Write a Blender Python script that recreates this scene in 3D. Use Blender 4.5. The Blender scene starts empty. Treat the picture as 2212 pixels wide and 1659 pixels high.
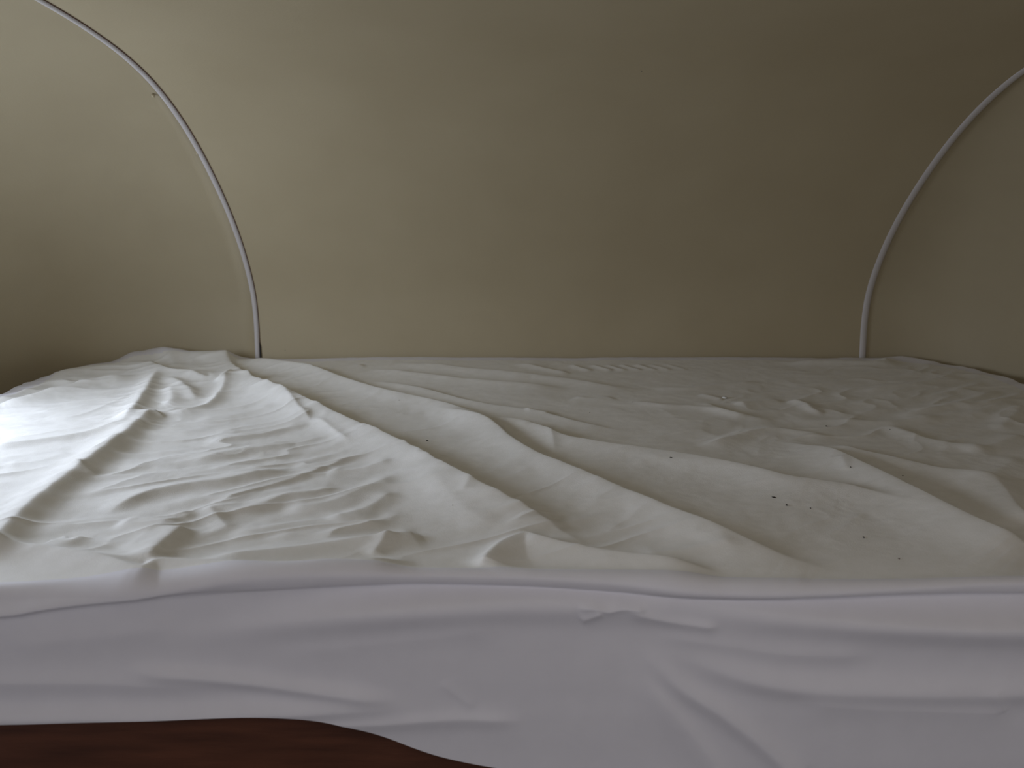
import bpy, math, random
import numpy as np
from mathutils import Vector

SC = bpy.context.scene
COL = SC.collection
F, CX, CY, YH, H = 1650.0, 1106.0, 829.5, 422.0, 0.37      # focal (px of 2212), centre, horizon row, eye above the bed
BED = 0.50                                                  # height of the bed top above the floor
TH = math.atan((CY - YH) / F)

# ------------------------------------------------------------------ camera
cam_d = bpy.data.cameras.new('camera')
cam = bpy.data.objects.new('camera', cam_d); COL.objects.link(cam)
cam.location = (0, 0, BED + H)
cam.rotation_euler = (math.pi / 2 - TH, 0, 0)
cam_d.sensor_width = 36.0
cam_d.lens = 36.0 * F / 2212.0
cam_d.clip_start = 0.01
cam_d.dof.use_dof = True
cam_d.dof.focus_distance = 1.15
cam_d.dof.aperture_fstop = 5.6
SC.camera = cam

# ------------------------------------------------------------------ world, lights, exposure
w = bpy.data.worlds.new('overcast'); SC.world = w; w.use_nodes = True
w.node_tree.nodes['Background'].inputs[0].default_value = (0.74, 0.78, 0.93, 1)
w.node_tree.nodes['Background'].inputs[1].default_value = 0.5
def area(name, loc, target, sx, sy, power, col):
    d = bpy.data.lights.new(name, 'AREA'); d.shape = 'RECTANGLE'; d.size = sx; d.size_y = sy
    d.energy = power; d.color = col
    o = bpy.data.objects.new(name, d); COL.objects.link(o); o.location = loc
    o.rotation_euler = (Vector(target) - Vector(loc)).to_track_quat('-Z', 'Y').to_euler()
    return o
# daylight through the window in the left side, and through the open doorway behind the photographer
area('window_daylight', (-1.16, 1.01, BED + .26), (0.0, 0.97, BED + .22), 0.56, 0.34, 5.9, (0.74, 0.83, 1.0))
area('window_skylight', (-1.32, 1.04, BED + .44), (-0.45, 1.0, BED + .0), 0.66, 0.36, 5.3, (0.78, 0.86, 1.0))
area('side_window_daylight', (-1.16, -0.25, BED + .28), (0.5, 0.95, BED + .05), 0.55, 0.34, 3.0, (0.93, 0.92, 1.0))
area('doorway_daylight', (0.15, -1.30, BED + .46), (0.1, 0.8, BED + .0), 1.3, 0.5, 0.8, (0.95, 0.92, 1.0))
area('added_overhead_fill', (0.25, -0.22, BED + .66), (0.30, 0.35, BED), 0.66, 0.40, 2.7, (1.0, 0.94, 0.90))  # fill added from above to brighten the bed top; source unseen
SC.view_settings.view_transform = 'Standard'
SC.view_settings.look = 'None'
SC.view_settings.exposure = -0.17
SC.view_settings.gamma = 1.0
SC.view_settings.use_curve_mapping = False

# ------------------------------------------------------------------ helpers
def tag(o, label=None, cat=None, group=None, kind=None):
    if label: o['label'] = label
    if cat: o['category'] = cat
    if group: o['group'] = group
    if kind: o['kind'] = kind
    return o
def link(name, verts, faces, mat, parent=None, smooth=True):
    m = bpy.data.meshes.new(name); m.from_pydata([tuple(v) for v in verts], [], faces); m.update()
    o = bpy.data.objects.new(name, m); COL.objects.link(o)
    if mat: m.materials.append(mat)
    if parent: o.parent = parent
    if smooth: m.polygons.foreach_set('use_smooth', [True] * len(m.polygons))
    return o
def grid_mesh(name, P, mat, parent=None, flip=False, mask=None):
    """P: (rows, cols, 3) array -> one quad grid mesh, made fast."""
    nr, nc = P.shape[:2]
    idx = np.arange(nr * nc, dtype=np.int32).reshape(nr, nc)
    q = np.stack([idx[:-1, :-1], idx[:-1, 1:], idx[1:, 1:], idx[1:, :-1]], -1)
    if flip: q = q[..., ::-1]
    q = q[mask] if mask is not None else q.reshape(-1, 4)
    V = P.reshape(-1, 3)
    if mask is not None:
        used, inv = np.unique(q, return_inverse=True); q = inv.reshape(q.shape); V = V[used]
    m = bpy.data.meshes.new(name)
    m.vertices.add(len(V)); m.vertices.foreach_set('co', V.astype(np.float32).ravel())
    m.loops.add(q.size); m.loops.foreach_set('vertex_index', q.ravel().astype(np.int32))
    n = len(q); m.polygons.add(n)
    m.polygons.foreach_set('loop_start', np.arange(0, n * 4, 4, dtype=np.int32))
    m.polygons.foreach_set('use_smooth', np.ones(n, dtype=bool))
    m.update(calc_edges=True); m.validate()
    m.materials.append(mat)
    o = bpy.data.objects.new(name, m); COL.objects.link(o)
    if parent: o.parent = parent
    return o
def box_geo(x0, x1, y0, y1, z0, z1, b=0.0):
    """box with chamfered edges (b)"""
    import itertools
    if b <= 0:
        v = [(x, y, z) for z in (z0, z1) for y in (y0, y1) for x in (x0, x1)]
        f = [(0, 2, 3, 1), (4, 5, 7, 6), (0, 1, 5, 4), (2, 6, 7, 3), (0, 4, 6, 2), (1, 3, 7, 5)]
        return v, f
    import bmesh
    bm = bmesh.new(); r = bmesh.ops.create_cube(bm, size=1)
    for vv in bm.verts:
        vv.co = Vector(((x0 + x1) / 2 + vv.co.x * (x1 - x0), (y0 + y1) / 2 + vv.co.y * (y1 - y0), (z0 + z1) / 2 + vv.co.z * (z1 - z0)))
    bmesh.ops.bevel(bm, geom=list(bm.edges), offset=b, segments=2, affect='EDGES', profile=.6)
    v = [tuple(q.co) for q in bm.verts]; bm.verts.index_update()
    f = [tuple(q.index for q in p.verts) for p in bm.faces]; bm.free()
    return v, f
def box(name, x0, x1, y0, y1, z0, z1, mat, parent=None, b=0.0):
    v, f = box_geo(x0, x1, y0, y1, z0, z1, b); return link(name, v, f, mat, parent, smooth=False)

def mat(name, col, rough=0.8, sheen=0.0, spec=0.3):
    m = bpy.data.materials.new(name); m.use_nodes = True
    b = m.node_tree.nodes['Principled BSDF']
    b.inputs['Base Color'].default_value = (*col, 1); b.inputs['Roughness'].default_value = rough
    b.inputs['Specular IOR Level'].default_value = spec
    if sheen: b.inputs['Sheen Weight'].default_value = sheen; b.inputs['Sheen Roughness'].default_value = .5
    return m
def add_noise(m, c1, c2, scale, detail=4, bump=0.0, bscale=None, dist=0.001, stretch=(1, 1, 1)):
    nt = m.node_tree; N = nt.nodes; L = nt.links; b = N['Principled BSDF']
    tc = N.new('ShaderNodeTexCoord'); mp = N.new('ShaderNodeMapping'); mp.inputs['Scale'].default_value = stretch
    L.new(tc.outputs['Object'], mp.inputs[0])
    n = N.new('ShaderNodeTexNoise'); n.inputs['Scale'].default_value = scale; n.inputs['Detail'].default_value = detail
    L.new(mp.outputs[0], n.inputs[0])
    r = N.new('ShaderNodeValToRGB'); r.color_ramp.elements[0].color = (*c1, 1); r.color_ramp.elements[1].color = (*c2, 1)
    r.color_ramp.elements[0].position = .3; r.color_ramp.elements[1].position = .7
    L.new(n.outputs[0], r.inputs[0]); L.new(r.outputs[0], b.inputs['Base Color'])
    if bump:
        n2 = N.new('ShaderNodeTexNoise'); n2.inputs['Scale'].default_value = bscale or scale; n2.inputs['Detail'].default_value = 3
        L.new(mp.outputs[0], n2.inputs[0])
        bp = N.new('ShaderNodeBump'); bp.inputs['Strength'].default_value = bump; bp.inputs['Distance'].default_value = dist
        L.new(n2.outputs[0], bp.inputs['Height']); L.new(bp.outputs[0], b.inputs['Normal'])

M_END = mat('cream_end_panel', (.45, .39, .27), .55, spec=.25)  # end panels slightly darker than the rear panel's cream
add_noise(M_END, (.41, .348, .23), (.435, .372, .248), 6, 3, .25, 260, .0006)
M_WALL = mat('cream_shell_paint', (.60, .55, .42), .55, spec=.25)
add_noise(M_WALL, (.445, .377, .248), (.47, .402, .268), 6, 3, .25, 260, .0006)
M_TRIM = mat('white_moulding', (.57, .54, .53), .45, spec=.4)
M_SHEET = mat('white_flannel', (.80, .79, .77), .95, sheen=.15, spec=.1)
add_noise(M_SHEET, (.78, .765, .72), (.83, .815, .78), 55, 5, .4, 800, .0007)
M_SKIRT = mat('white_knit_skirt', (.80, .78, .83), .7, sheen=.2, spec=.2)
add_noise(M_SKIRT, (.745, .73, .765), (.765, .75, .785), 40, 3, .15, 1500, .0003)
M_TICK = mat('mattress_ticking', (.7, .68, .62), .9); add_noise(M_TICK, (.66, .64, .58), (.72, .70, .64), 40)
M_WOOD = mat('reddish_brown_wood', (.11, .045, .025), .5)
add_noise(M_WOOD, (.13, .05, .028), (.075, .03, .018), 9, 6, .2, 60, .001, (1, 8, 8))
M_FLOOR = mat('brown_vinyl_floor', (.10, .075, .055), .6); add_noise(M_FLOOR, (.085, .065, .05), (.12, .09, .065), 7, 6)
M_DARK = mat('dark_gap', (.02, .018, .015), .9)
M_LINE = mat('brown_seam_line', (.16, .10, .075), .8)
M_SPECK = mat('dark_lint', (.03, .022, .018), .95)
M_RUST = mat('brown_lint', (.10, .045, .035), .95)
M_FLUFF = mat('white_fluff', (.85, .85, .85), .95)
M_MARK = mat('grey_scuff', (.25, .23, .19), .8)
M_METAL = mat('pale_painted_frame', (.75, .76, .70), .4, spec=.5)
M_GLASS = bpy.data.materials.new('window_glass'); M_GLASS.use_nodes = True
_n = M_GLASS.node_tree.nodes; _l = M_GLASS.node_tree.links; _n.clear()
_o = _n.new('ShaderNodeOutputMaterial'); _t = _n.new('ShaderNodeBsdfTransparent'); _g = _n.new('ShaderNodeBsdfGlossy')
_g.inputs['Roughness'].default_value = .02; _x = _n.new('ShaderNodeMixShader'); _x.inputs[0].default_value = .06
_l.new(_t.outputs[0], _x.inputs[1]); _l.new(_g.outputs[0], _x.inputs[2]); _l.new(_x.outputs[0], _o.inputs[0])

# ------------------------------------------------------------------ picture -> place
CT, ST = math.cos(TH), math.sin(TH)
def ray(px, py):
    u = (px - CX) / F; v = (CY - py) / F
    return np.array([u, CT + ST * v, -ST + CT * v])
YF, YB, XL, XR, RT = 0.680, 1.765, -0.99, 1.045, 0.010       # mattress plan and edge rounding
XRIBL, XRIBR, YWALL = -0.604, 0.832, 1.778                  # seams and the rear wall foot
def _y(q):
    r = ray(CX, q); return -H / r[2] * r[1]
EX = [-1.2, -.505, -.385, -.276, -.094, 0.0, .088, .156, .246, .505, 1.2]
EY = [_y(q + 9) for q in (1264, 1262, 1252, 1238, 1235, 1237, 1240, 1246, 1257, 1256, 1256)]
_ex = np.linspace(-1.2, 1.2, 241); _ey = np.interp(_ex, EX, EY)
for _ in range(12): _ey[1:-1] = .25 * _ey[:-2] + .5 * _ey[1:-1] + .25 * _ey[2:]
def edge_shift(x, g):
    """the front edge of the mattress is slightly bowed; the shift fades out towards the middle"""
    t = np.clip((g - YF) / .25, 0, 1)
    return (np.interp(x, _ex, _ey) - YF) * (1 - t * t * (3 - 2 * t))
def on_bed(px, py, up=0.0):
    """surface coordinates (x, g) of the sheet under a pixel: g is y on the top; below the front edge it
    goes on as arc length down the front face"""
    r = ray(px, py); t = -(H - up) / r[2]
    x, y = r[0] * t, r[1] * t; ye = np.interp(x, _ex, _ey)
    if r[2] < 0 and y >= ye:
        g = y
        for _ in range(8): g = y - edge_shift(x, g)
        return (x, float(g))
    for _ in range(3):
        t = ye / r[1]; x = r[0] * t; ye = np.interp(x, _ex, _ey)
    z = r[2] * t + H
    return (x, YF + RT - (RT * math.pi / 2) + (z + RT) if z < -RT else YF + RT + z * 1.5708)

# ------------------------------------------------------------------ shell: curved rear wall running into the roof
prof_px = [(558.6, 768), (556, 687.6), (550.3, 644), (540.4, 601), (528.6, 557), (515.6, 514), (499, 470.6), (481, 427), (460, 384),
           (438.4, 340), (414.5, 297), (387.6, 253.6), (356.8, 210), (321, 166.8), (277.8, 123.4), (232, 93)]
pr = []
for p in prof_px:
    r = ray(*p); t = XRIBL / r[0]
    pr.append((YWALL - r[1] * t, r[2] * t + H))
pr = np.array(pr); pr[0] = (0.004, 0.0)
pr = np.vstack([[(.035, -.22), (.018, -.10)], pr])
# smooth and carry on over the roof
k = np.array([.25, .5, .25])
for _ in range(2):
    pr[1:-1] = .25 * pr[:-2] + .5 * pr[1:-1] + .25 * pr[2:]
e0, z0 = pr[-1]
pr = np.vstack([pr, [(e0 + .09, z0 + .014), (e0 + .19, z0 + .024), (e0 + .30, z0 + .030), (e0 + .42, z0 + .033), (e0 + .55, z0 + .034)]])
ZTOP = pr[-1, 1]
def resample(P, n):
    P = np.asarray(P, float); m = len(P)
    out = []
    for i in range(m - 1):                          # Catmull-Rom
        p0, p1, p2, p3 = P[max(i - 1, 0)], P[i], P[i + 1], P[min(i + 2, m - 1)]
        for t in np.linspace(0, 1, 12, endpoint=False):
            out.append(.5 * ((2 * p1) + (-p0 + p2) * t + (2 * p0 - 5 * p1 + 4 * p2 - p3) * t * t + (-p0 + 3 * p1 - 3 * p2 + p3) * t ** 3))
    out.append(P[-1]); out = np.array(out)
    s = np.concatenate([[0], np.cumsum(np.linalg.norm(np.diff(out[:, :2], axis=0), axis=1))])
    return np.stack([np.interp(np.linspace(0, s[-1], n), s, out[:, c]) for c in range(P.shape[1])], 1)
PR = resample(pr, 90)
YFRONT = -1.15
def end_inset(z):                                    # how far the end walls lean in with height
    u = max(0.0, (z - .05) / (ZTOP - .05)); return .42 * (1 - math.sqrt(max(0, 1 - min(u, 1) ** 2.6)))
# rear wall
xs = np.linspace(XRIBL, XRIBR, 60)
P = np.zeros((90, 60, 3))
for i, (o_, z_) in enumerate(PR): P[i, :, 0] = xs; P[i, :, 1] = YWALL - o_; P[i, :, 2] = BED + z_
wb = grid_mesh('wall_back', P, M_WALL, flip=False)
tag(wb, 'cream curved rear wall panel rising between two seam strips and bending into the roof', kind='structure')
# roof going on over the photographer
y0 = YWALL - PR[-1, 0]
HX0, HX1, HY0, HY1 = -.10, .60, -.44, 0.0                    # opening of the added hatch, below the overhead fill lamp
P = np.zeros((40, 60, 3))
for i, y_ in enumerate(np.linspace(y0, YFRONT, 40)): P[i, :, 0] = xs; P[i, :, 1] = y_; P[i, :, 2] = BED + ZTOP
c = .25 * (P[:-1, :-1] + P[1:, :-1] + P[:-1, 1:] + P[1:, 1:])
tag(grid_mesh('ceiling', P, M_WALL, mask=~((c[..., 0] > HX0) & (c[..., 0] < HX1) & (c[..., 1] > HY0) & (c[..., 1] < HY1))), 'cream low roof panel between the seams', kind='structure')
# end caps: rounded rear corner then straight side wall, set 5 mm behind the rear panel
WIN = (0.70, 1.30, .075, .40); WIN2 = (-.52, .04, .10, .43)                        # window y0,y1,z0,z1 (above bed)
def end_cap(name, xr, xe, lab, win=None):
    s = -1 if xe < 0 else 1
    nz, na, ns = 90, 40, 110
    P = np.zeros((nz, na + ns + 6, 3)); REC = .005
    for i, (o_, z_) in enumerate(PR):
        i2 = min(i + 1, 89); i1 = max(i - 1, 0)
        xend = abs(xe) - end_inset(z_); yb = YWALL - o_
        x_r = abs(xr)
        Rx = xend - x_r; Ry = .40 + .30 * min(max(z_, 0) / ZTOP, 1)
        tn = PR[i2] - PR[i1]; tn /= np.linalg.norm(tn); nrm = np.array([-(-tn[1]), 0])  # outward push in (offset) direction
        pts = []
        for k_ in range(6): pts.append((x_r + (xend - Rx - x_r) * k_ / 6, yb))
        for k_ in range(na):
            a = math.pi / 2 * k_ / (na - 1); n_ = 2 / 2.5
            pts.append((xend - Rx + Rx * math.sin(a) ** n_, yb - Ry + Ry * math.cos(a) ** n_))
        ye = yb - Ry
        for k_ in range(ns): pts.append((xend, ye + (YFRONT - ye) * (k_ + 1) / ns))
        for j, (a_, b_) in enumerate(pts):
            # recess behind the seam, square to the profile
            f_ = math.exp(-max(0, a_ - x_r) / .05) if j < na + 6 else 0
            P[i, j] = (s * a_, b_ + REC * f_ * tn[1], BED + z_ + REC * f_ * tn[0])
    mask = None
    if win:
        c = .25 * (P[:-1, :-1] + P[1:, :-1] + P[:-1, 1:] + P[1:, 1:])
        mask = np.ones(c.shape[:2], bool)
        for w_ in win: mask &= ~((c[..., 1] > w_[0]) & (c[..., 1] < w_[1]) & (c[..., 2] - BED > w_[2]) & (c[..., 2] - BED < w_[3]))
    o = grid_mesh(name, P, M_END, flip=(s < 0), mask=mask)
    tag(o, lab, kind='structure')
    Q = P[-1]                                       # close the roof over the side
    T = np.zeros((2, len(Q), 3)); T[0] = Q
    T[1] = Q; T[1, :, 0] = xr
    T[1, :, 1] = np.minimum(Q[:, 1], YWALL - PR[-1, 0])
    c = grid_mesh('ceiling_side', T, M_WALL, flip=(s < 0)); c.name = 'ceiling'; tag(c, kind='structure')
    tag(c, 'cream roof panel over the %s end of the bed' % ('left' if s < 0 else 'right'))
    return P
XEL, XER = -1.085, 1.125
PL = end_cap('wall_left', XRIBL, XEL, 'cream end panel curving round the left end of the bed', (WIN, WIN2))
PRt = end_cap('wall_right', XRIBR, XER, 'cream end panel curving round the right end of the bed')
hatch = bpy.data.objects.new('added_hatch', None); COL.objects.link(hatch)
tag(hatch, 'pale framed roof hatch over the photographer, added unseen for the fill light', kind='structure')
for (a, b, c_, d) in ((HX0 - .03, HX1 + .03, HY0 - .04, HY0 + .015), (HX0 - .03, HX1 + .03, HY1 - .015, HY1 + .04),
                      (HX0 - .04, HX0 + .015, HY0 + .015, HY1 - .015), (HX1 - .015, HX1 + .04, HY0 + .015, HY1 - .015)):
    v, f = box_geo(a, b, c_, d, BED + ZTOP - .006, BED + ZTOP + .02, .002); link('frame_rail', v, f, M_METAL, hatch, smooth=False)
# front wall with the doorway, behind the photographer
fw = []
vs, fs = [], []
for (a, b, c, d) in ((-1.15, -.62, -BED, ZTOP + .05), (.92, 1.15, -BED, ZTOP + .05), (-.62, .92, .52, ZTOP + .05)):
    v, f = box_geo(a, b, YFRONT - .03, YFRONT, BED + c, BED + d); fs += [tuple(q + len(vs) for q in ff) for ff in f]; vs += v
tag(link('wall_front', vs, fs, M_WALL, smooth=False), 'cream wall with an open doorway behind the camera', kind='structure')
tag(box('floor', -1.15, 1.15, YFRONT - .03, 1.85, -.03, 0.0, M_FLOOR), 'brown vinyl floor', kind='structure')

# window in the left side wall
def leanx(z): return -(abs(XEL) - end_inset(z))
def make_window(name, W_, lab):
    win = bpy.data.objects.new(name, None); COL.objects.link(win); win.location = (0, 0, 0)
    tag(win, lab, kind='structure')
    y0_, y1_, z0_, z1_ = W_
    def frame_bar(nm, ya, yb_, za, zb):
        v = []
        for (y_, z_) in ((ya, za), (yb_, za), (yb_, zb), (ya, zb)):
            v.append((leanx(z_) - .03, y_, BED + z_)); v.append((leanx(z_) + .012, y_, BED + z_))
        f = [(0, 2, 4, 6), (1, 7, 5, 3), (0, 1, 3, 2), (2, 3, 5, 4), (4, 5, 7, 6), (6, 7, 1, 0)]
        return link(nm, v, f, M_METAL, win, smooth=False)
    frame_bar('frame_rail', y0_ - .03, y1_ + .03, z0_ - .025, z0_ + .012)
    frame_bar('frame_rail', y0_ - .03, y1_ + .03, z1_ - .012, z1_ + .025)
    frame_bar('frame_stile', y0_ - .03, y0_ + .012, z0_ + .012, z1_ - .012)
    frame_bar('frame_stile', y1_ - .012, y1_ + .03, z0_ + .012, z1_ - .012)
    link('pane', [(leanx(z_) - .012, y_, BED + z_) for (y_, z_) in ((y0_, z0_), (y1_, z0_), (y1_, z1_), (y0_, z1_))], [(0, 1, 2, 3)], M_GLASS, win)
    return win
w1 = make_window('window_1', WIN, 'pale framed window in the left end wall beside the bed')
v, f = box_geo(-1.095, -1.0605, 1.50, 1.562, BED + .047, BED + .0615, .004); link('stay_bracket', v, f, M_METAL, w1, smooth=False)
v, f = box_geo(-1.095, -1.0625, 1.50, 1.556, BED + .0625, BED + .084, .002); link('stay_plate', v, f, M_METAL, w1, smooth=False)
make_window('window_3', WIN2, 'pale framed window in the left side wall behind the camera')

# ------------------------------------------------------------------ seam strips
def strip(name, x, half, lab, side):
    """half-round moulding following the wall profile"""
    path = [(YWALL - o_, z_) for o_, z_ in PR if z_ > -.12]
    rt = bpy.data.objects.new(name, None); COL.objects.link(rt); tag(rt, lab, kind='structure'); rt.location = (0, 0, 0)
    ns = 12; P = np.zeros((len(path), ns + 1, 3)); G = np.zeros((len(path), 3, 3))
    for i, (y_, z_) in enumerate(path):
        a = path[max(i - 1, 0)]; b = path[min(i + 1, len(path) - 1)]
        t = np.array([b[0] - a[0], b[1] - a[1]]); t /= np.linalg.norm(t); n = np.array([-t[1], t[0]])   # inward
        if n[0] > 0 and i < 40: pass
        for k_ in range(ns + 1):
            an = math.pi * k_ / ns
            dx = -half * math.cos(an); dn = .0068 * math.sin(an) ** .8 - .004
            P[i, k_] = (x + dx, y_ + n[0] * dn, BED + z_ + n[1] * dn)
        for k_, (gx, gn) in enumerate(((half * .9, .0012), (half + .0004, .0014), (half + .0010, -.001))):
            G[i, k_] = (x - side * gx, y_ + n[0] * gn, BED + z_ + n[1] * gn)
    grid_mesh('moulding', P, M_TRIM, rt)
    return rt, G, path
XL_T, G1, path = strip('trim_1', XRIBL, .0066, 'thin white moulding over the left seam of the rear wall', -1)
grid_mesh('seam_line', G1[4:], M_LINE, XL_T)['label'] = 'thin brown line along the right edge of the moulding'
XR_T, G2, _ = strip('trim_2', XRIBR, .0088, 'thin white moulding over the right seam of the rear wall', 1)
def on_wall(px, py, xlim=None):
    """point on the rear/end shell under a pixel"""
    r = ray(px, py); best = None
    for t in np.linspace(1.0, 2.2, 2400):
        x, y, z = r * t; z += H
        if z > ZTOP: break
        o_ = np.interp(z, PR[:, 1], PR[:, 0])
        if y > YWALL - o_: return Vector((x, y, BED + z))
def gap_mesh():
    P = np.zeros((9, 2, 3)); rng = random.Random(4)
    for i in range(9):
        z_ = -.01 + .042 * i / 8; w_ = .0032 * (1 - (i / 8) ** 3) + .0004
        y_ = YWALL - np.interp(z_, PR[:, 1], PR[:, 0]) - .0022
        P[i, 0] = (XRIBL + .0062, y_, BED + z_); P[i, 1] = (XRIBL + .0064 + w_ + rng.uniform(-.0005, .0005), y_, BED + z_)
    return P
grid_mesh('open_gap', gap_mesh(), M_DARK, XL_T)['label'] = 'short black gap at the foot of the moulding'
def blob(name, c, r, mat_, parent=None, sq=(1, 1, 1), seed=0):
    rng = random.Random(seed); v = []; f = []; nu, nv = 8, 5
    for j in range(nv):
        ph = math.pi * j / (nv - 1)
        for i in range(nu):
            a = 2 * math.pi * i / nu; q = r * (1 + rng.uniform(-.25, .25))
            v.append((c[0] + q * sq[0] * math.sin(ph) * math.cos(a), c[1] + q * sq[1] * math.sin(ph) * math.sin(a), c[2] + q * sq[2] * math.cos(ph)))
    for j in range(nv - 1):
        for i in range(nu): f.append((j * nu + i, j * nu + (i + 1) % nu, (j + 1) * nu + (i + 1) % nu, (j + 1) * nu + i))
    return link(name, v, f, mat_, parent)
for (px, py) in ((331, 207), (426, 331)):
    c = on_wall(px, py); blob('rivet', c, .0032, M_WALL, XL_T, (1, .8, 1), px)
c = on_wall(616, 757); blob('chip', c, .0016, M_MARK, wb, (1, .3, 1), 3)
c = on_wall(1386, 93 + 60); blob('chip', c, .0013, M_MARK, wb, (1, .3, 1), 5)

# ------------------------------------------------------------------ the sheet
NX, NT, NF, NBK = 1150, 620, 210, 26
gx = np.linspace(XL - .13, XR + .13, NX)
# rows: back skirt, top (even in picture rows), front face
rows_px = np.linspace(771, 1262, NT)
gt = np.array([ (H / -ray(CX, q)[2]) * ray(CX, q)[1] for q in rows_px]); gt = gt[gt > YF]
gbk = np.linspace(YB + .13, gt[0] + .003, NBK)
hemx = [-1.2, -.505, -.42, -.34, -.25, -.225, -.185, -.14, -.09, 0, 1.2]
hempx = [1552, 1554, 1556, 1562, 1568, 1572, 1588, 1620, 1668, 1700, 1700]
hemz = []
for q in hempx:
    r = ray(CX, q); hemz.append(r[2] * (.672 / r[1]) + H)
hz_ = np.interp(gx, hemx, hemz); kk = np.hanning(61); hz_ = np.convolve(np.pad(hz_, 30, mode='edge'), kk / kk.sum(), 'valid')
Ehem = RT * math.pi / 2 - RT - hz_      # arc length from the start of the rounding to the hem
top_rows = np.concatenate([gbk, gt]); nr = len(top_rows) + NF
GY = np.zeros((nr, NX)); GY[:len(top_rows)] = top_rows[:, None]
tt = np.linspace(0, 1, NF + 1)[1:]
GY[len(top_rows):] = top_rows[-1] + (YF + RT - Ehem - top_rows[-1])[None, :] * tt[:, None]
GX = np.repeat(gx[None, :], nr, 0)
D = np.zeros_like(GX)                                          # displacement along the base normal
def ridge(pts, h, wa, wb_, p=1.6, up=True, taper=.18):
    """fold with its crest on a curve; wa = width on the far side, wb_ = width on the near side (curve drawn left to right)"""
    hs = [q[2] if len(q) > 2 else 1.0 for q in pts]; m_ = len(pts)
    # the crest stands above the bed plane: place it where its top is seen
    en = lambda i: min(1.0, .25 + min(i, m_ - 1 - i) / max(1, .3 * m_))
    Q = [on_bed(q[0], q[1], (h * hs[i] * en(i) + .001) if up else 0.0) for i, q in enumerate(pts)]
    C = resample([(a[0], a[1], b) for a, b in zip(Q, hs)], 14 + 5 * len(pts))
    n = len(C); u = np.linspace(0, 1, n)
    sm = lambda t: t * t * (3 - 2 * t)
    ta = taper if isinstance(taper, tuple) else (taper, taper)
    hh = C[:, 2] * sm(np.clip(u / max(ta[0], 1e-4), 0, 1)) * sm(np.clip((1 - u) / max(ta[1], 1e-4), 0, 1)) * h
    W = 3.0 * max(wa, wb_)
    c0 = np.searchsorted(gx, C[:, 0].min() - W); c1 = np.searchsorted(gx, C[:, 0].max() + W)
    lo, hi = C[:, 1].min() - W, C[:, 1].max() + W
    rr = np.where((GY.max(1) > lo) & (GY.min(1) < hi))[0]
    if len(rr) == 0 or c1 <= c0: return
    sl = (slice(rr[0], rr[-1] + 1), slice(c0, c1))
    X = GX[sl].astype(np.float32); Y = GY[sl].astype(np.float32)
    bd = np.full(X.shape, 1e9, np.float32); sg = np.ones_like(X); hv = np.zeros_like(X)
    for i in range(n - 1):
        ax, ay = C[i, :2]; bx, by = C[i + 1, :2]; dx, dy = bx - ax, by - ay; L2 = dx * dx + dy * dy + 1e-12
        t = ((X - ax) * dx + (Y - ay) * dy) / L2; tc = np.clip(t, 0, 1)
        ex = X - (ax + tc * dx); ey = Y - (ay + tc * dy); d = ex * ex + ey * ey
        m = d < bd
        bd = np.where(m, d, bd); sg = np.where(m, dx * ey - dy * ex, sg); hv = np.where(m, hh[i] + (hh[i + 1] - hh[i]) * tc, hv)
    d = np.sqrt(bd)
    wmix = .5 + .5 * np.tanh(sg / (np.sqrt((C[1, 0] - C[0, 0]) ** 2 + (C[1, 1] - C[0, 1]) ** 2) + 1e-9) / .002)
    ww = wb_ + (wa - wb_) * wmix
    D[sl] += hv * np.exp(-(d / ww) ** p)
def bump(px, py, h, sx, sy, ang=0.0, q=2):
    x, y = on_bed(px, py); c, s = math.cos(ang), math.sin(ang)
    a = (GX - x) * c + (GY - y) * s; b = -(GX - x) * s + (GY - y) * c
    D[:] += h * np.exp(-(a / sx) ** 2 - (b / sy) ** 2)

def fridge(pts, h, *a, **k): ridge(pts, h * FS, *a, up=False, **k)
#TOPFOLDS
# long folds fanning out of the rear left corner
ridge([(455, 762, .12), (480, 768, .2), (505, 788, .45), (560, 817, .85), (660, 857), (772, 905), (866, 946), (1011, 1026), (1159, 1093), (1250, 1150), (1300, 1182)], .023, .013, .044, 1.5, taper=(.08, .16))
ridge([(520, 768), (600, 783), (673, 794), (763, 821), (831, 839), (944, 862), (1043, 892), (1134, 906), (1224, 937), (1315, 953), (1423, 967), (1510, 982), (1620, 1004), (1694, 1023), (1767, 1037), (1840, 1052), (1951, 1085), (2030, 1110)], .0145, .014, .038, 1.5, taper=(.08, .12))
ridge([(930, 880), (1054, 917), (1098, 942), (1152, 971), (1242, 1008), (1351, 1051), (1473, 1100), (1583, 1140), (1694, 1180), (1767, 1206), (1822, 1235)], .0165, .014, .042, 1.5, taper=(.2, .2))
ridge([(783, 818), (917, 839), (1025, 865), (1163, 886), (1242, 906), (1315, 921), (1370, 935)], .007, .012, .030, 1.5)
ridge([(790, 795), (900, 803), (1000, 815), (1100, 824), (1230, 838)], .006, .014, .028, 1.5)
ridge([(850, 783), (950, 787), (1025, 794), (1206, 812), (1315, 829), (1390, 838)], .0065, .014, .030, 1.5)
ridge([(590, 780), (640, 783), (700, 796), (740, 803)], .006, .012, .02)
ridge([(1120, 784), (1170, 791), (1235, 806)], .004, .01, .016)
for i_, x_ in enumerate((1255, 1300, 1330, 1362, 1395, 1425, 1460)):
    ridge([(x_ - 22, 786), (x_, 791), (x_ + 25, 799)], .0035 - .0003 * i_, .008, .010)
ridge([(700, 795), (730, 790), (790, 787)], .004, .01, .02)
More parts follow.
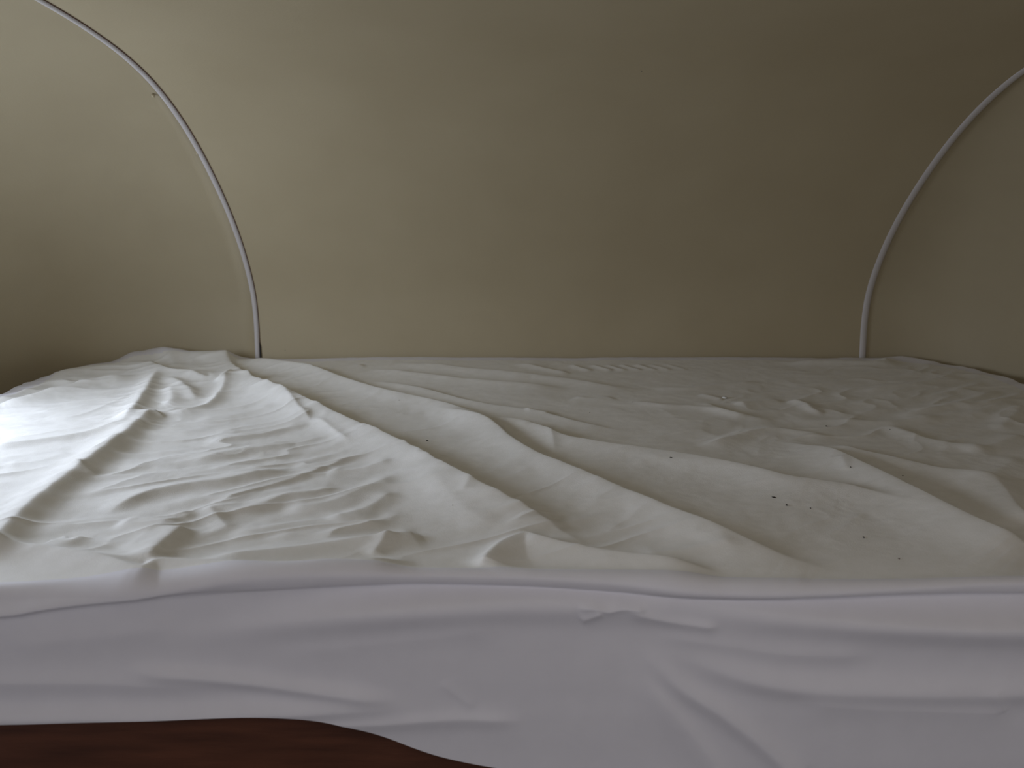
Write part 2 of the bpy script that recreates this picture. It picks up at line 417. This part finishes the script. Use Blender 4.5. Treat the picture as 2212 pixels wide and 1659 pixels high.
# right side folds
ridge([(1657, 943), (1715, 945), (1774, 954), (1859, 993), (1951, 1037), (2061, 1092), (2171, 1151), (2260, 1195)], .0175, .016, .046, 1.5, taper=(.35, .1))
ridge([(1790, 957), (1840, 967), (1914, 982), (2024, 1008), (2153, 1036)], .008, .014, .034, 1.5)
ridge([(2120, 1020), (2165, 1045), (2200, 1090), (2240, 1140)], .010, .016, .03)
ridge([(1810, 1003), (1822, 1015), (1828, 1030)], .0015, .008, .008)
ridge([(1833, 844), (1950, 831), (2085, 812)], .0045, .016, .018)
ridge([(1925, 895), (2010, 880), (2100, 858), (2160, 838)], .0045, .014, .016)
ridge([(1700, 905), (1800, 903), (1914, 905), (2024, 893), (2120, 880), (2207, 862)], .0045, .016, .018)
ridge([(1583, 872), (1640, 863), (1690, 861)], .0045, .014, .016)
ridge([(1700, 862), (1735, 866), (1757, 880), (1785, 889)], .005, .014, .012)
ridge([(1510, 963), (1565, 945), (1620, 929), (1679, 922), (1740, 930), (1810, 940)], .005, .012, .022)
ridge([(1400, 834), (1480, 834), (1560, 826), (1650, 822)], .004, .016, .014)
ridge([(1510, 850), (1550, 856), (1566, 861)], .003, .012, .010)
ridge([(1350, 865), (1430, 873), (1500, 876), (1600, 893), (1680, 905)], .004, .016, .014)
ridge([(1520, 868), (1560, 885), (1620, 903)], .004, .012, .016)
ridge([(1905, 916), (1960, 930), (2040, 952), (2150, 970)], .005, .016, .022)
ridge([(1960, 890), (2050, 876), (2150, 862), (2230, 840)], .004, .012, .012)
ridge([(1980, 860), (2050, 845), (2130, 822)], .003, .010, .012)
ridge([(2150, 925), (2180, 900), (2212, 872)], .005, .016, .016)
ridge([(2080, 975), (2150, 955), (2212, 935)], .004, .016, .02)
ridge([(2060, 1060), (2110, 1040), (2160, 1010), (2212, 985)], .004, .02, .025)
ridge([(1240, 855), (1280, 858), (1330, 857)], .003, .012, .018)
ridge([(1350, 985), (1440, 1000), (1560, 1012), (1700, 1050)], .0022, .02, .03)
ridge([(1177, 920), (1190, 945), (1199, 981)], .0022, .008, .012, 1.4)
ridge([(1060, 930), (1100, 920), (1150, 930)], .002, .012, .012)
ridge([(1130, 889), (1165, 886), (1190, 897)], .003, .01, .012)
ridge([(660, 920), (690, 917), (720, 935), (755, 962)], .0035, .010, .010, 1.3)
# left field
ridge([(560, 826), (600, 848), (628, 873), (650, 896), (674, 921)], .0065, .010, .030, 1.4, taper=(.3, .08))
ridge([(252, 930), (271, 902), (289, 873), (311, 843), (342, 806)], .012, .022, .016, 1.6)
ridge([(-40, 1215), (14, 1135), (54, 1086), (101, 1047), (155, 1009), (217, 966), (275, 929), (335, 888)], .0155, .034, .019, 1.7, taper=(.05, .06))
ridge([(320, 893), (369, 888), (405, 882), (452, 864), (481, 836), (490, 812)], .0075, .012, .016, 1.4)
ridge([(-30, 960), (0, 957), (108, 942), (217, 924), (282, 914)], .0085, .034, .014, 1.6)
ridge([(340, 872), (365, 862), (372, 850), (366, 836)], .007, .016, .02)
ridge([(345, 822), (383, 823), (408, 840), (424, 862)], .007, .014, .018)
ridge([(405, 815), (450, 818), (485, 812)], .004, .01, .014)
ridge([(470, 830), (486, 815), (500, 808)], .006, .008, .010)
ridge([(490, 818), (520, 816), (560, 822)], .004, .008, .010)
ridge([(215, 1110), (245, 1090), (285, 1068), (330, 1052), (400, 1040), (480, 1030), (560, 1018), (640, 1008)], 0.0074, 0.0255, 0.0127, 1.6)
ridge([(450, 1092), (500, 1068), (560, 1048), (651, 1022), (740, 992), (820, 978)], 0.0039, 0.0187, 0.0068, 1.5)
ridge([(440, 1088), (506, 1092), (560, 1083), (615, 1066), (680, 1058), (740, 1045)], 0.0053, 0.0187, 0.0127, 1.6)
ridge([(246, 1128), (300, 1126), (362, 1120), (430, 1105)], 0.0042, 0.0187, 0.0102)
ridge([(300, 1222), (318, 1192), (350, 1162), (402, 1132)], 0.0106, 0.0255, 0.0145, 1.7)
ridge([(262, 1190), (290, 1170), (330, 1140), (380, 1118)], 0.0042, 0.0213, 0.0255)
ridge([(445, 1092), (470, 1112), (496, 1140)], 0.0042, 0.0102, 0.0153)
ridge([(225, 1006), (330, 1000), (450, 985), (560, 968), (650, 955)], 0.0025, 0.0213, 0.0136)
ridge([(440, 955), (520, 940), (600, 930), (672, 922)], 0.0035, 0.0187, 0.0119)
ridge([(400, 1000), (500, 975), (600, 962), (720, 940)], 0.0028, 0.0170, 0.0119)
ridge([(420, 905), (520, 893), (600, 880)], 0.0025, 0.0170, 0.0170)
ridge([(480, 1150), (600, 1130), (720, 1118), (830, 1108)], 0.0035, 0.0170, 0.0170)
ridge([(600, 1095), (700, 1080), (760, 1060), (830, 1035), (860, 1030)], 0.0049, 0.0170, 0.0170)
ridge([(700, 1120), (760, 1100), (800, 1085), (850, 1060)], 0.0042, 0.0136, 0.0153)
ridge([(560, 1160), (700, 1145), (800, 1125), (880, 1100)], 0.0035, 0.0153, 0.0153)
ridge([(700, 1020), (780, 1010), (850, 1002)], 0.0035, 0.0136, 0.0102)
ridge([(160, 1012), (180, 1018), (208, 1028)], 0.0028, 0.0051, 0.0102)
ridge([(330, 893), (345, 900), (355, 906)], 0.0028, 0.0043, 0.0068)
ridge([(0, 1010), (80, 995), (150, 975)], 0.0021, 0.0170, 0.0170)
ridge([(100, 905), (170, 893), (240, 870), (290, 852)], 0.0014, 0.0102, 0.0068)
# left edge layers and the bunched corner
ridge([(-30, 874), (0, 866), (50, 853), (98, 841), (163, 825), (212, 817), (300, 812)], .013, .013, .030, 1.5)
ridge([(-30, 862), (0, 858), (54, 841), (101, 826), (135, 822), (165, 827)], .007, .010, .010, 1.5)
ridge([(60, 826), (140, 800), (231, 783), (318, 779), (369, 797), (450, 802), (500, 800)], .016, .018, .045, 1.6)
ridge([(300, 770), (345, 766), (372, 778), (380, 795)], .006, .02, .02)
ridge([(240, 775), (290, 764), (350, 757), (420, 759), (470, 763), (540, 769)], .020, .030, .035, 1.9)
ridge([(1690, 786), (1745, 779), (1900, 777), (1914, 770), (1945, 767), (2010, 771), (2060, 781)], .009, .02, .02)
bump(380, 765, .010, .10, .06)
bump(470, 764, .006, .06, .05)
# near edge of the top: the sheet slackens before the edge
ridge([(-40, 1180), (0, 1178), (108, 1183), (217, 1197), (271, 1213), (307, 1220), (344, 1205), (434, 1208), (543, 1217), (650, 1221), (780, 1216), (910, 1207)], .0105, .012, .022, 1.5, taper=(.02, .1))
ridge([(420, 1207), (480, 1196), (600, 1180), (740, 1163), (830, 1155), (908, 1150)], .0075, .014, .020, 1.5, taper=(.2, .06))
ridge([(800, 1200), (825, 1172), (840, 1155)], .004, .01, .01)
ridge([(1035, 1228), (1058, 1195), (1087, 1166), (1134, 1150), (1170, 1160), (1279, 1180), (1387, 1194), (1470, 1212), (1570, 1236)], .0105, .012, .024, 1.5, taper=(.06, .2))
ridge([(1370, 1195), (1440, 1190), (1540, 1183), (1600, 1180)], .003, .012, .012)
ridge([(100, 1170), (150, 1165), (180, 1155)], .005, .014, .012)
ridge([(900, 1030), (960, 1070), (1010, 1110), (1080, 1150)], .003, .02, .025)
ridge([(1020, 1060), (1000, 1085)], .002, .01, .01)
#FRONT
FS = 2.3
fridge([(-1000, 1328), (-300, 1328), (0, 1322), (100, 1307), (200, 1294), (300, 1282), (420, 1268), (550, 1258), (700, 1255), (1106, 1256), (1300, 1262), (1500, 1274), (1650, 1281), (1800, 1281), (2000, 1277), (2260, 1273), (3250, 1273)], .0035, .010, .0045, 1.8, taper=.01)
fridge([(300, 1306), (420, 1291), (550, 1279), (700, 1274), (1106, 1274), (1300, 1282), (1500, 1295), (1650, 1302), (1800, 1302), (2000, 1297), (2260, 1293), (3250, 1293)], -.0050, .0045, .019, 1.8, taper=(.2, .01))
FS = 2.0
fridge([(300, 1400), (500, 1362), (700, 1330), (900, 1307), (1106, 1296), (1250, 1297), (1340, 1300), (1450, 1300), (1600, 1314), (1800, 1332), (2000, 1344), (2260, 1350), (3250, 1350)], .0075, .013, .020, 1.9, taper=(.25, .01))
FS = 1.15
fridge([(1240, 1306), (1285, 1303), (1310, 1310), (1345, 1305), (1400, 1310)], .0035, .004, .005, 1.4)
fridge([(1300, 1312), (1275, 1325), (1250, 1335)][::-1], .003, .006, .006)
fridge([(1350, 1312), (1400, 1326), (1460, 1338), (1560, 1352)], .0035, .006, .008)
fridge([(1378, 1385), (1400, 1418), (1470, 1482), (1560, 1540), (1660, 1620), (1720, 1680)], .0062, .012, .012, 1.8, taper=(.35, .01))
fridge([(1375, 1430), (1400, 1480), (1470, 1560), (1520, 1620), (1560, 1680)], .0045, .010, .02, 1.8, taper=(.35, .01))
fridge([(1400, 1390), (1500, 1428), (1620, 1466), (1760, 1487), (2000, 1494), (2160, 1494), (2300, 1490)], .0065, .015, .014, 1.8, taper=(.3, .1))
fridge([(1400, 1370), (1560, 1390), (1700, 1410), (1900, 1415)], .003, .015, .012)
fridge([(1700, 1515), (1900, 1530), (2212, 1540)], .003, .012, .02)
fridge([(2140, 1480), (2150, 1510), (2165, 1540)], .0012, .006, .006)
fridge([(250, 1448), (400, 1456), (600, 1478), (760, 1500), (880, 1516)], .0060, .009, .010, 1.8)
fridge([(-1000, 1465), (-300, 1465), (150, 1472), (350, 1480), (560, 1490)], .004, .012, .014)
fridge([(-1000, 1545), (-300, 1545), (150, 1545), (400, 1543), (560, 1536), (700, 1532), (850, 1530), (950, 1515)], .0085, .012, .012, 1.8)
fridge([(600, 1560), (800, 1562), (1000, 1550), (1150, 1560)], .004, .008, .012)
fridge([(950, 1470), (985, 1500), (1030, 1530)], .0012, .008, .006)
fridge([(600, 1410), (800, 1390), (950, 1375), (1106, 1350)], .002, .015, .015)
fridge([(0, 1390), (200, 1375), (400, 1350)], .002, .02, .015)
#ENDFOLDS
# slack small wrinkles over the whole top
rng = np.random.default_rng(7)
def vnoise(X, Y, seed):
    r = np.random.default_rng(seed); G = r.random((256, 256)).astype(np.float32)
    xi = np.floor(X).astype(int); yi = np.floor(Y).astype(int); fx = X - xi; fy = Y - yi
    fx = fx * fx * (3 - 2 * fx); fy = fy * fy * (3 - 2 * fy)
    g = lambda a, b: G[a % 256, b % 256]
    return (g(xi, yi) * (1 - fx) + g(xi + 1, yi) * fx) * (1 - fy) + (g(xi, yi + 1) * (1 - fx) + g(xi + 1, yi + 1) * fx) * fy - .5
def fb(X, Y, s, o=3):
    return sum(vnoise(X * 2 ** i, Y * 2 ** i, s + i) / 2 ** i for i in range(o))
wxp = GX + .05 * fb(GX * 7, GY * 7, 50, 2); wyp = GY + .04 * fb(GX * 6, GY * 6, 60, 2)
c_, s_ = math.cos(.45), math.sin(.45)
U = wxp * c_ + wyp * s_; V = -wxp * s_ + wyp * c_
top = np.clip((GY - YF - .02) / .09, 0, 1)
left = 1 / (1 + np.exp((GX + .15 + (GY - 1.2) * .75) / .05))                   # left of the main fold
n1 = 1 - 2 * np.abs(fb(U * 7 + 40, V * 26 + 40, 11, 2))
n2 = 1 - 2 * np.abs(fb(-U * 8 + 90, V * 20 + 70, 21, 2))
right = 1 / (1 + np.exp(-(GX - .35 + (1.3 - GY) * .9) / .08))
D += top * (left * .0035 * (n1 ** 2 - .55) + right * .0030 * (n2 ** 2 - .55) * np.clip((GY - 1.0) / .2, .25, 1))
D += top * .0010 * fb(wxp * 30, wyp * 30, 31, 3) + top * .004 * fb(GX * 4, GY * 4, 41, 2)
D += (1 - top) * .0016 * fb(GX * 5, GY * 22, 71, 2)

def base(GX, GY, D):
    """wrap the flat sheet over the rounded mattress"""
    cx, cy = (XL + XR) / 2, (YF + YB) / 2; hx, hy = (XR - XL) / 2, (YB - YF) / 2
    R_ = np.where(GY > cy, .21, .03)
    qx = np.abs(GX - cx) - (hx - R_); qy = np.abs(GY - cy) - (hy - R_)
    ox, oy = np.maximum(qx, 0), np.maximum(qy, 0); ln = np.sqrt(ox ** 2 + oy ** 2)
    sd = ln + np.minimum(np.maximum(qx, qy), 0) - R_
    nx = np.where(ln > 1e-9, ox / np.maximum(ln, 1e-9), (qx > qy) * 1.0) * np.sign(GX - cx)
    ny = np.where(ln > 1e-9, oy / np.maximum(ln, 1e-9), (qx <= qy) * 1.0) * np.sign(GY - cy)
    e = np.maximum(sd + RT, 0); a = np.minimum(e / RT, math.pi / 2); ex = np.maximum(e - RT * math.pi / 2, 0)
    x = GX - nx * e + nx * RT * np.sin(a); y = GY - ny * e + ny * RT * np.sin(a)
    z = -RT * (1 - np.cos(a)) - ex
    N = np.stack([nx * np.sin(a), ny * np.sin(a), np.cos(a)], -1)
    k_ = np.clip(1 - ex / .03, 0, 1) if False else 1.0
    y = y + edge_shift(GX, GY)
    P = np.stack([x, y, BED + z], -1) + N * (D * k_)[..., None]
    # the sides against the shell stay inside it
    return P, N, sd
# keep the mean level of the top on the mattress
j_ = np.argmin(abs(top_rows - .76)); 0 and print('mean lift near edge', D[j_].mean(), 'mid', D[np.argmin(abs(top_rows - 1.1))].mean())
sideout = np.clip(((GX - XR) / .03), 0, 1) + np.clip(((XL - GX) / .03), 0, 1) + np.clip((GY - YB) / .02, 0, 1)
D *= np.clip(1 - sideout, 0, 1)
P, Nn, SD = base(GX, GY, D)
seam = np.where(GY < .80, -.012, -.040)
P[..., 1] = np.minimum(P[..., 1], YWALL - .003)
sheet = bpy.data.objects.new('fitted_sheet', None); COL.objects.link(sheet)
on_top = (SD < seam)[:-1, :-1]
grid_mesh('top_panel', P, M_SHEET, sheet, flip=True, mask=on_top)['label'] = 'cream white napped flannel top of the sheet'
grid_mesh('skirt', P, M_SKIRT, sheet, flip=True, mask=~on_top)['label'] = 'smooth lilac white knit side of the sheet'
tag(sheet, 'rumpled white sheet covering the mattress, with long folds fanning from the rear left corner', 'sheet')

def sheet_point(px, py):
    x, g = on_bed(px, py)
    j = int(np.clip(np.searchsorted(gx, x), 0, NX - 1)); i = int(np.argmin(np.abs(GY[:, j] - g)))
    # refine along the view ray, since folds stand above the plane
    best, bi = 1e9, None
    r = ray(px, py); r = r / np.linalg.norm(r); o = np.array([0, 0, BED + H])
    i0, i1, j0, j1 = max(i - 60, 0), min(i + 60, nr), max(j - 25, 0), min(j + 25, NX)
    Q = P[i0:i1, j0:j1] - o; t = Q @ r; dd = np.linalg.norm(Q - t[..., None] * r, axis=-1)
    a, b = np.unravel_index(np.argmin(dd + .02 * t), dd.shape)
    return P[i0 + a, j0 + b]

# ------------------------------------------------------------------ mattress and bed base
mt = bpy.data.objects.new('mattress', None); COL.objects.link(mt); mt.location = (0, 1.2, BED - .16)
tag(mt, 'foam mattress lying on the wooden platform under the white sheet', 'mattress')
def rounded_slab(name, ins, z0, z1, mat_, parent, edge=.01):
    pts = []
    x0, x1, ya, yb_ = XL + ins, XR - ins, YF + .045 + ins, YB - ins
    for (cx, cy, r, a0) in ((x1 - .20, yb_ - .20, .20, 0), (x0 + .20, yb_ - .20, .20, 90), (x0 + .03, ya + .03, .03, 180), (x1 - .03, ya + .03, .03, 270)):
        for k_ in range(9):
            a = math.radians(a0 + 90 * k_ / 8); pts.append((cx + r * math.cos(a), cy + r * math.sin(a)))
    n = len(pts); cxm, cym = (x0 + x1) / 2, (ya + yb_) / 2; v = []; f = []
    off = Vector(parent.location)
    for (s_, z_) in ((edge, z0), (0, z0 + edge), (0, z1 - edge), (edge, z1)):
        for (x, y) in pts: v.append((x - math.copysign(s_, x - cxm) - off.x, y - math.copysign(s_, y - cym) - off.y, z_ - off.z))
    for l in range(3):
        for k_ in range(n): f.append((l * n + k_, l * n + (k_ + 1) % n, (l + 1) * n + (k_ + 1) % n, (l + 1) * n + k_))
    f.append(tuple(range(n - 1, -1, -1))); f.append(tuple(range(3 * n, 4 * n)))
    return link(name, v, f, mat_, parent, smooth=False)
rounded_slab('foam_core', .016, BED - .158, BED - .024, M_TICK, mt)
pf = bpy.data.objects.new('bed_platform', None); COL.objects.link(pf); pf.location = (0, 1.2, 0)
tag(pf, 'reddish brown wooden bed base showing below the sheet at the lower left', 'bed base')
ZP = BED - .160
def pbox(name, x0, x1, ya, yb_, z0, z1, b=.003):
    v, f = box_geo(x0, x1, ya - 1.2, yb_ - 1.2, z0, z1, b); return link(name, v, f, M_WOOD, pf, smooth=False)
pbox('top_board', XL + .02, XR - .02, YF + .045, YB - .12, ZP - .018, ZP)
pbox('front_board', XL + .02, XR - .02, YF + .045, YF + .063, 0.0, ZP - .019)
pbox('rear_rail', XL + .10, XR - .10, YB - .16, YB - .14, 0.0, ZP - .019)

# ------------------------------------------------------------------ lint on the sheet
specks = [
    (1785, 921, .0019, 'd', 'black lint speck, the farthest of the dark specks on the right half'),
    (1837, 1010, .0012, 'd', 'tiny dark speck on the bright flank of the right fold'),
    (1951, 1028, .0012, 'd', 'tiny dark speck on the shaded back of the right fold'),
    (1672, 1075, .0013, 'h', 'short dark hair left of the three specks in the hollow'),
    (1699, 1092, .0017, 'd', 'dark speck just right of the short dark hair'),
    (1750, 1099, .0011, 'd', 'tiny dark speck, rightmost of the row in the hollow'),
    (1866, 1161, .0014, 'd', 'dark speck alone between the hollow row and the brown speck'),
    (1943, 1207, .0012, 'r', 'brownish speck nearest the front edge on the right'),
    (1922, 928, .0009, 'd', 'minute speck beside a small pucker right of the farthest black speck'),
    (863, 865, .0011, 'd', 'tiny dark speck on the second long fold from the left'),
    (1274, 891, .0011, 'd', 'tiny dark speck behind the long middle fold'),
    (1365, 869, .0011, 'd', 'tiny dark speck near the rear of the sheet, right of middle'),
    (1450, 988, .0010, 'h', 'thin dark thread on the bright crest right of middle'),
    (923, 952, .0011, 'h', 'thin dark thread just behind the main fold'),
    (978, 1092, .0008, 'd', 'minute speck below the main fold, left of middle'),
    (1566, 860, .0050, 'w', 'small tuft of white fluff near the rear of the sheet'),
]
for i, (px, py, r, k_, lab) in enumerate(specks):
    c = sheet_point(px, py); r *= .75; c = (c[0], c[1], c[2] + r * .4)
    nm = {'d': 'lint_speck', 'r': 'lint_speck', 'h': 'lint_thread', 'w': 'fluff_tuft'}[k_]
    sq = {'d': (1, 1.4, .6), 'r': (1, 1.4, .6), 'h': (3.0, 1.6, .5), 'w': (1.2, 1.5, .5)}[k_]
    o = blob(nm, (0, 0, 0), r, {'d': M_SPECK, 'r': M_RUST, 'h': M_SPECK, 'w': M_FLUFF}[k_], None, sq, i)
    o.location = c
    if k_ == 'h': o.rotation_euler = (0, 0, -.6)
    tag(o, lab, 'lint', 'bits of lint on the sheet')
